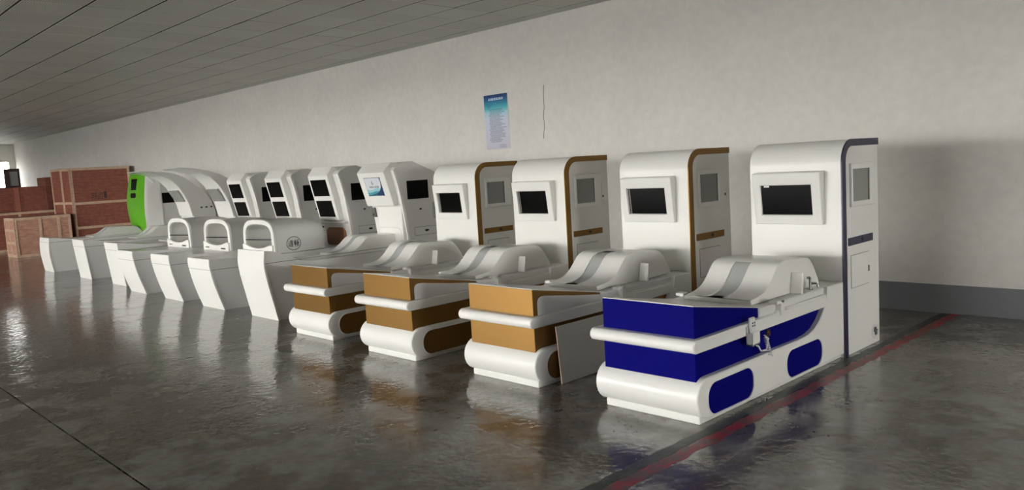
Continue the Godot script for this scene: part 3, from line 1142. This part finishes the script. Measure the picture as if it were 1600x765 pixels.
func build_hall() -> void:
	var x0 := -37.6
	var x1 := 21.0
	var z1 := 24.0
	# floor slabs with sawn joints between them
	var b := mb()
	b.box(x0 - 0.3, x1 + 0.3, -0.30, -0.05, -0.3, z1 + 0.3, 0.001)
	var fl := struct("floor", b, M.dark)
	var xs := [x0, -15.62, x1]
	var zs := [0.0, 7.337, z1]
	for i in 2:
		for j in 2:
			b = mb()
			b.box(xs[i] + 0.005, xs[i + 1] - 0.005, -0.05, 0.0, zs[j] + 0.006, zs[j + 1] - 0.006, 0.002)
			obj("concrete_slab", b, M.floor, fl)
	# long plastered wall with a painted grey foot
	b = mb()
	b.box(x0 - 0.3, x1 + 0.3, -0.02, CEIL + 0.4, -0.3, 0.0, 0.002)
	var wall := struct("wall_back", b, M.wall)
	b = mb()
	var pts := []
	var rg := noise(5, 0.9, 2)
	for k in 15:
		var y := lerpf(2.97, 2.17, k / 14.0)
		pts.append(Vector3(-5.50 - 0.06 * (k / 14.0) + 0.012 * rg.get_noise_1d(y * 6.0), y, 0.001))
	b.tube(pts, 0.0045, 5)
	obj("wall_crack", b, M.groove, wall)
	b = mb()
	b.box(x0, x1, 0.0, 0.30, 0.0, 0.006, 0.002)
	struct("baseboard_back", b, M.baseboard)
	# far end wall with a tall bright opening near the corner
	b = mb()
	b.box(x0 - 0.3, x0, -0.02, CEIL + 0.4, -0.3, 0.25, 0.002)
	b.box(x0 - 0.3, x0, -0.02, 2.05, 0.25, 1.0, 0.002)
	b.box(x0 - 0.3, x0, 3.2, CEIL + 0.4, 0.25, 1.0, 0.002)
	b.box(x0 - 0.3, x0, -0.02, CEIL + 0.4, 1.0, z1 + 0.3, 0.002)
	struct("wall_left", b, M.plain_wall)
	b = mb()  # unseen right wall; its opening is added to brighten the flanks facing it
	b.box(x1, x1 + 0.3, -0.02, CEIL + 0.4, -0.3, 2.5, 0.002)
	b.box(x1, x1 + 0.3, -0.02, 0.3, 2.5, 9.5, 0.002)
	b.box(x1, x1 + 0.3, 3.2, CEIL + 0.4, 2.5, 9.5, 0.002)
	b.box(x1, x1 + 0.3, -0.02, CEIL + 0.4, 9.5, z1 + 0.3, 0.002)
	struct("wall_right", b, M.plain_wall)
	# window side, behind the camera
	b = mb()
	var wins := []
	var w0 := -21.6
	while w0 < -1.0:
		wins.append([w0, w0 + 5.2])
		w0 += 5.6
	var last := x0 - 0.3
	for w in wins:
		b.box(last, w[0], -0.02, CEIL + 0.4, z1, z1 + 0.3, 0.002)
		b.box(w[0], w[1], -0.02, 0.5, z1, z1 + 0.3, 0.002)
		b.box(w[0], w[1], 3.7, CEIL + 0.4, z1, z1 + 0.3, 0.002)
		last = w[1]
	b.box(last, x1 + 0.3, -0.02, CEIL + 0.4, z1, z1 + 0.3, 0.002)
	struct("wall_front", b, M.plain_wall)
	for k in wins.size():
		var w = wins[k]
		b = mb()
		for x in [w[0] + 0.03, w[0] + 1.73, w[0] + 3.46, w[1] - 0.03]:
			b.box(x - 0.03, x + 0.03, 0.5, 3.7, z1 + 0.1, z1 + 0.16, 0.004)
		for y in [0.53, 2.4, 3.67]:
			b.box(w[0], w[1], y - 0.03, y + 0.03, z1 + 0.1, z1 + 0.16, 0.004)
		struct("window_%d" % (k + 1), b, M.window_frame)
	b = mb()
	b.box(-60, 40, -0.25, -0.15, z1 + 0.3, z1 + 60, 0.01)
	struct("ground", b, M.apron)
	# ceiling: dark void, lay-in metal tiles below it
	b = mb()
	b.box(x0 - 0.3, x1 + 0.3, CEIL + 0.03, CEIL + 0.4, -0.3, z1 + 0.3, 0.002)
	var ce := struct("ceiling", b, M.ceiling_back)
	var tx := 0.665
	var tz := 0.6806
	var tones := [make_ceiling_material(0.985), make_ceiling_material(1.0), make_ceiling_material(0.97)]
	var meshes := []
	for m in tones:
		var t := mb()
		t.box(-tx * 0.5 + 0.006, tx * 0.5 - 0.006, 0.0, 0.022, -tz * 0.5 + 0.013, tz * 0.5 - 0.013, 0.001)
		# the face that is seen carries its own 0..1 coordinates
		for i in t.v.size():
			t.t[i] = Vector2(t.v[i].x / tx + 0.5, t.v[i].z / tz + 0.5)
		var am := t.mesh()
		am.surface_set_material(0, m)
		meshes.append(am)
	var cb := camera_basis()
	var near := []
	var rest := []
	var nx := int((x1 - x0) / tx) + 1
	var first_x := -7.567 + tx * ceilf((x0 + 7.567) / tx)
	for i in nx:
		for j in 36:
			var c := Vector3(first_x + tx * (i + 0.5), CEIL, 0.2430 + tz * (j + 0.5))
			if c.x > x1 - tx * 0.5 or c.z > z1 - tz * 0.5 or c.x < x0 + tx * 0.5:
				continue
			var d := cb.inverse() * (c - CAM)
			var seen := false
			if d.z < -0.1:
				var px := Vector2(800 + FOCAL * d.x / -d.z, 382.5 - FOCAL * d.y / -d.z)
				seen = px.x > -60 and px.x < 1660 and px.y > -40 and px.y < 800
			(near if seen else rest).append([c.distance_to(CAM), c])
	near.sort_custom(func(a, b2): return a[0] < b2[0])
	var rng := RandomNumberGenerator.new()
	rng.seed = 11
	for k in near.size():
		if k >= 300:
			rest.append(near[k])
			continue
		var o := MeshInstance3D.new()
		o.name = "ceiling_tile" if k == 0 else "ceiling_tile_%03d" % k
		o.mesh = meshes[rng.randi() % 3]
		o.position = near[k][1] + Vector3(0, rng.randf_range(-0.0015, 0.0015), 0)
		o.rotation = Vector3(rng.randf_range(-0.002, 0.002), 0, rng.randf_range(-0.002, 0.002))
		ce.add_child(o, true)
	var mm := MultiMesh.new()
	mm.transform_format = MultiMesh.TRANSFORM_3D
	mm.mesh = meshes[1]
	mm.instance_count = rest.size()
	for k in rest.size():
		mm.set_instance_transform(k, Transform3D(Basis.IDENTITY, rest[k][1]))
	var mi := MultiMeshInstance3D.new()
	mi.name = "ceiling_tiles"
	mi.multimesh = mm
	mi.set_meta("kind", "stuff")
	ce.add_child(mi, true)
	# dark rails that close the joints between the tiles
	for j in int((z1 - 0.25) / tz) + 1:
		b = mb()
		var rz := 0.2430 + tz * j
		b.box(x0, x1, CEIL + 0.002, CEIL + 0.02, rz - 0.02, rz + 0.02, 0.001)
		obj("grid_rail", b, M.ceiling_back, ce)
	for i in nx + 1:
		var rx := first_x + tx * i
		if rx < x1:
			b = mb()
			b.box(rx - 0.01, rx + 0.01, CEIL + 0.0015, CEIL + 0.019, 0.0, z1, 0.001)
			obj("grid_rail", b, M.ceiling_back, ce)
	# cut tiles along the wall
	b = mb()
	b.box(x0, x1, CEIL, CEIL + 0.022, 0.002, 0.237, 0.003)
	obj("ceiling_edge_strip", b, mat(rgb(196, 196, 192), 0.6), ce)
	build_floor_lines()

func worn(c0: Color, c1: Color, seed_: int, amount: float) -> StandardMaterial3D:
	var s := 256
	var f := noise(seed_, 0.03, 4)
	var g := noise(seed_ + 1, 0.12, 2)
	var img := Image.create(s, s, false, Image.FORMAT_RGB8)
	for y in s:
		for x in s:
			var k := smoothstep(0.5 - amount, 0.62, 0.5 + f.get_noise_2d(x, y) * 0.9 + g.get_noise_2d(x, y) * 0.35)
			img.set_pixel(x, y, c0.lerp(c1, k))
	var m := mat(Color.WHITE, 0.4)
	m.albedo_texture = tex(img)
	return triplanar(m, Vector3(0.7, 0.7, 0.7))

func stripe_mesh(xa: float, xb: float, z0: float, z1: float, seed_: int) -> MB:
	var b := mb()
	var f := noise(seed_, 1.4, 4)
	var rows := []
	var steps := int((z1 - z0) / 0.03)
	for i in steps + 1:
		var z := lerpf(z0, z1, float(i) / steps)
		var a := xa + 0.018 * f.get_noise_2d(z * 3.0, 1.0)
		var c := xb + 0.022 * f.get_noise_2d(z * 3.0, 50.0)
		rows.append(PackedVector3Array([Vector3(a, 0.0008, z), Vector3(a + 0.004, 0.0016, z), Vector3(c - 0.004, 0.0016, z), Vector3(c, 0.0008, z)]))
	b.grid(rows, Vector3.UP)
	return b

func build_floor_lines() -> void:
	var o := obj("floor_line", stripe_mesh(0.125, 0.222, 0.02, 12.0, 7), worn(rgb(150, 44, 50), rgb(104, 66, 62), 33, 0.12))
	tag(o, "worn red painted line on the concrete floor running to the wall", "floor line")
	o = obj("floor_line", stripe_mesh(0.035, 0.118, 0.02, 12.0, 9), worn(rgb(34, 44, 38), rgb(60, 62, 58), 37, 0.10))  # narrow dark green band along the red line
	tag(o, "dark green line on the floor alongside the red line", "floor line")

func build_tub_machines() -> void:
	# with the printed teal screen
	var r := tub_machine(-6.45, 0, 0.0, 0.70, 0.905, 0.745, "white tub machine with a pale and teal water picture on its tilted screen")
	backrest(r, -0.36, 0.27, 3.10, 0.70, 0.225, -0.08, 0.02)
	leaning_cabinet(r, -0.62, 0.13, "picture")
	# three with arched hoods
	var hooded := [[-7.97, "white hooded tub machine with a round two-character emblem and a brown pad"], [-9.42, "white hooded tub machine with twin black screens, middle one of the three hoods"], [-10.98, "white hooded tub machine with twin black screens beside the arched canopy machine"]]
	for i in 3:
		var xr: float = hooded[i][0]
		r = tub_machine(xr, 1, 0.15, 0.70, 0.737, 0.585, hooded[i][1])
		hood(r, 0.705, i == 0)
		var kx: float = [-7.76 + 7.97, -9.22 + 9.42, -10.70 + 10.98][i]
		leaning_cabinet(r, kx - 0.76, kx, "twin")
	# two with arched canopies, one with a green front
	r = tub_machine(-12.5, 2, 0.03, 0.72, 0.80, 0.66, "white tub machine with arched canopy, nearer of the two arched ones")
	backrest(r, -0.36, 0.27, 3.10, 0.72, 0.225, -0.08, 0.02)
	arched_cabinet(r, -0.62, 0.10)
	r = tub_machine(-14.5, 2, 0.03, 0.72, 0.80, 0.66, "white tub machine with arched canopy right beside the green fronted machine")
	backrest(r, -0.36, 0.27, 3.0, 0.72, 0.225, -0.08, 0.02)
	arched_cabinet(r, -0.62, 0.10)
	org = Vector3(0.36, 0, -3.0)
	var b := mb()
	var ringp := []
	for k in 25:
		ringp.append(Vector3(0.012, 0.40 + 0.09 * sin(TAU * k / 24), 3.45 + 0.10 * cos(TAU * k / 24)))
	b.tube(ringp, 0.006, 6, false)
	obj("round_hatch_seam", b, M.groove, r)
	r = tub_machine(-17.1, 3, 0.03, 0.70, 0.77, 0.67, "white tub machine with a glossy green front, farthest from the camera beside the crates")
	backrest(r, -0.36, 0.27, 3.10, 0.70, 0.19, -0.08, 0.02)
	green_cabinet(r, -0.86, 0.30)
	org = Vector3.ZERO

func build_small_things() -> void:
	# board leaning on the nearest gold console
	var root := thing("loose_board", "pale grey loose board leaning against the flank of a gold console", "board", Vector3(-1.47, 0, 3.8))
	org = Vector3.ZERO
	var b := mb()
	b.xf = Transform3D(Basis(Vector3(0, 0, 1), deg_to_rad(4.6)), Vector3(0.012, 0.002, 0))
	b.box(-0.012, 0.0, 0.0, 0.472, -0.46, 0.46, 0.002)
	obj("sheet", b, M.board, root)
	b = mb()
	b.xf = Transform3D(Basis(Vector3(0, 0, 1), deg_to_rad(4.6)), Vector3(0.012, 0.002, 0))
	b.box(-0.0125, 0.0005, 0.0, 0.472, 0.4585, 0.464, 0.001)
	obj("sawn_edge", b, M.board_edge, root)
	# hand control standing in its holder
	root = thing("hand_control", "white corded hand control standing in a holder on the blue console", "remote control", Vector3(0.03, 0.447, 3.85))
	b = mb()
	b.xf = Transform3D(Basis(Vector3(0, 0, 1), deg_to_rad(3)), Vector3.ZERO)
	b.box(-0.012, 0.012, 0.0, 0.18, -0.032, 0.032, 0.006)
	obj("handset", b, M.pearl, root)
	b = mb()
	b.xf = Transform3D(Basis(Vector3(0, 0, 1), deg_to_rad(3)), Vector3.ZERO)
	for y in [0.135, 0.115]:
		for z in [-0.014, 0.012]:
			b.box(0.011, 0.014, y, y + 0.012, z - 0.007, z + 0.007, 0.002)
	obj("button", b, M.stripe_navy, root)
	b = mb()
	var c := Curve3D.new()
	for p in [Vector3(0.035, -0.02, 0.0), Vector3(0.04, -0.06, -0.03), Vector3(0.035, -0.075, -0.11), Vector3(0.03, 0.0, -0.16), Vector3(0.02, 0.03, -0.12)]:
		c.add_point(p, Vector3(0, 0.01, 0.015), Vector3(0, -0.01, -0.015))
	b.tube(Array(c.tessellate(3, 4.0)), 0.006, 6)
	b.tube([Vector3(0.035, -0.025, 0.0), Vector3(0.012, -0.012, 0.0), Vector3(0.0, 0.004, 0.0)], 0.006, 6)
	obj("cord", b, M.pearl, root)
	b = mb()
	var coil := []
	for k in 90:
		var s := k / 89.0
		var a := TAU * 9.0 * s
		coil.append(Vector3(0.03 + 0.013 * cos(a), 0.02 - 0.15 * s, -0.115 - 0.07 * s + 0.013 * sin(a)))
	b.tube(coil, 0.0045, 5)
	obj("coiled_cord", b, M.pearl, root)
	# two scraps of metal on the floor
	root = thing("metal_clip", "small bent metal clip lying on the floor beside the blue console", "metal scrap", Vector3(0.045, 0.0005, 3.75))
	b = mb()
	b.extrude([Vector2(-0.03, 0.0), Vector2(0.03, 0.0), Vector2(0.03, 0.004), Vector2(0.012, 0.004), Vector2(0.006, 0.022), Vector2(-0.01, 0.022), Vector2(-0.014, 0.004), Vector2(-0.03, 0.004)], 0, -0.02, 0.02, 0.001, 20.0)
	b.box(-0.015, 0.02, 0.0, 0.006, -0.11, -0.03, 0.001)
	b.box(-0.02, 0.015, 0.0, 0.012, 0.05, 0.10, 0.002)
	obj("clip_plate", b, M.chrome, root)
	# notice on the wall
	build_notice()

func build_notice() -> void:
	var w := 0.56
	var h := 0.885
	var root := thing("wall_notice", "tall blue and white printed notice fixed to the plaster wall", "notice", Vector3(-6.578, 2.06, 0.0))
	var b := mb()
	b.box(-w * 0.5, w * 0.5, 0, h, 0.0, 0.012, 0.002)
	obj("backing", b, M.white_matte, root)
	var iw := 224
	var ih := 354
	var img := Image.create(iw, ih, false, Image.FORMAT_RGB8)
	# printed colour bands from navy through teal to lilac white
	var stops := [[0.0, Color8(26, 50, 104)], [0.07, Color8(34, 84, 140)], [0.16, Color8(44, 140, 172)], [0.24, Color8(84, 186, 200)], [0.32, Color8(170, 214, 226)], [0.42, Color8(206, 214, 232)], [0.75, Color8(206, 206, 220)], [1.0, Color8(196, 194, 206)]]
	for y in ih:
		var v := float(y) / ih
		var col: Color = stops[-1][1]
		for k in stops.size() - 1:
			if v >= stops[k][0] and v < stops[k + 1][0]:
				col = stops[k][1].lerp(stops[k + 1][1], (v - stops[k][0]) / (stops[k + 1][0] - stops[k][0]))
		for x in iw:
			img.set_pixel(x, y, col)
	var rng := RandomNumberGenerator.new()
	rng.seed = 23
	# heading: eight bold characters
	for k in 8:
		glyph(img, rng, 44 + k * 18, 22, 15, Color8(236, 246, 252), 3)
	# body text, too small to read
	var y := 62
	var indent := [0, 0, 0, 1, 2, 2, 2, 1, 2, 2, 2, 2, 1, 2, 2, 2, 1, 2, 2, 1, 2, 2, 1, 1, 2]
	for line in 25:
		var x: int = 30 + indent[line] * 10
		var count := 3 + rng.randi() % 3 if line < 3 else 10 + rng.randi() % 9
		for k in count:
			if x > 196:
				break
			glyph(img, rng, x, y, 7, Color8(56, 78, 112), 1)
			x += 9
		y += 10
	for line in 2:
		for k in 7:
			glyph(img, rng, 132 + k * 9, 326 + line * 12, 7, Color8(70, 84, 112), 1)
	var m := mat(Color.WHITE, 0.35)
	m.albedo_texture = tex(img)
	b = mb()
	b.quad(Vector3(-w * 0.5 + 0.006, 0.006, 0.0128), Vector3(w * 0.5 - 0.006, 0.006, 0.0128), Vector3(w * 0.5 - 0.006, h - 0.006, 0.0128), Vector3(-w * 0.5 + 0.006, h - 0.006, 0.0128), Vector3(0, 0, 1))
	obj("printed_sheet", b, m, root)

func glyph(img: Image, rng: RandomNumberGenerator, x: int, y: int, s: int, c: Color, th: int) -> void:
	for k in 3:
		var yy := y + int(s * (0.1 + 0.38 * k))
		img.fill_rect(Rect2i(x + rng.randi() % 3, yy, s - 2, th), c)
	for k in 2:
		var xx := x + int(s * rng.randf_range(0.1, 0.8))
		img.fill_rect(Rect2i(xx, y, th, s), c)

func build_crates() -> void:
	crate("tall dark plywood crate with pale battens, largest of the crates, by the wall", -23.9, -23.0, 0.0, 2.45, 0.18, 1.87, M.ply_red, M.ply_red, [], [0.68, 1.40], [], [1.42], M.batten)
	crate("tall narrow reddish plywood crate standing just left of the largest crate", -25.1, -24.02, 0.0, 2.48, 0.6, 1.84, M.ply_red, M.ply_red, [], [1.42], [], [1.42], M.batten)
	var b := mb()
	var root := crate("low pale plywood crate with pinkish panels in front of the tall crates", -24.0, -22.86, 0.0, 1.12, 2.0, 3.46, M.ply_pale, M.ply_pale, [2.32, 2.80], [], [-23.42], [0.40, 0.76], M.batten)
	crate("wide brown plywood crate farther back, carrying a dark crate on top", -27.4, -26.0, 0.0, 1.22, 1.0, 4.2, M.ply_red, M.ply_red, [2.6], [], [], [], M.batten)
	crate("dark brown crate stacked on the wide crate", -27.0, -26.2, 1.222, 2.0, 1.78, 2.50, M.ply_red, M.ply_red, [], [], [], [], M.ply_red)
	org = Vector3.ZERO
	# stencilled print on the big crate's flank
	root = get_node("wooden_crate")
	org = -root.position
	b = mb()
	var rng := RandomNumberGenerator.new()
	rng.seed = 5
	for k in 4:
		var z := 1.33
		while z > 1.02:
			var l := rng.randf_range(0.03, 0.09)
			b.box(-23.019, -23.0172, 1.66 - k * 0.055, 1.685 - k * 0.055, z - l, z, 0.0005)
			z -= l + 0.02
	b.box(-23.019, -23.0172, 1.52, 1.72, 0.90, 0.98, 0.0005)
	obj("stencil_print", b, M.brown_black, root)
	org = Vector3.ZERO
	# things standing farther back
	b = mb()
	root = thing("cardboard_box", "khaki box on the floor stack behind the dark crate, by the wall", "box", Vector3(-28.6, 0, 1.3))
	org = -root.position
	b.box(-29.1, -28.1, 0.0, 2.30, 1.28, 1.92, 0.01)
	obj("carton", b, M.khaki_box, root)
	b = mb()
	b.box(-29.11, -28.09, 2.0, 2.305, 0.85, 1.27, 0.01)
	b.box(-29.1, -28.1, 0.0, 2.0, 0.85, 1.27, 0.01)
	obj("carton_flap", b, M.ply_red, root)
	root = thing("cabinet", "dark brown cabinet at the far left edge near the bright window", "cabinet", Vector3(-28.9, 0, 2.6))
	org = -root.position
	b = mb()
	b.box(-29.4, -28.4, 0.0, 2.03, 2.12, 3.4, 0.01)
	obj("carcass", b, M.brown_black, root)
	b = mb()
	b.box(-28.402, -28.385, 0.06, 2.0, 2.16, 2.74, 0.004)
	obj("door", b, M.ply_red, root)
	b = mb()
	b.box(-28.402, -28.385, 0.06, 2.0, 2.76, 3.36, 0.004)
	obj("door", b, M.ply_red, root)
	root = thing("framed_pane", "small dark-framed glass pane standing upright behind the dark cabinet", "window frame", Vector3(-29.7, 0, 1.95))
	org = -root.position + Vector3.ZERO
	b = mb()
	var wx := Transform3D(Basis(Vector3.UP, deg_to_rad(90)), Vector3(-29.6, 0.0, 2.15))
	b.xf = wx
	b.frame(0.0, 0.48, 0.0, 2.68, 0.16, 0.41, 2.08, 2.58, 0.03, -0.03, -0.03, 0.006)
	obj("frame", b, M.brown_black, root)
	b = mb()
	b.xf = wx
	b.box(0.15, 0.42, 2.07, 2.59, -0.006, 0.0, 0.001)
	obj("pane", b, M.pane, root)
	org = Vector3.ZERO
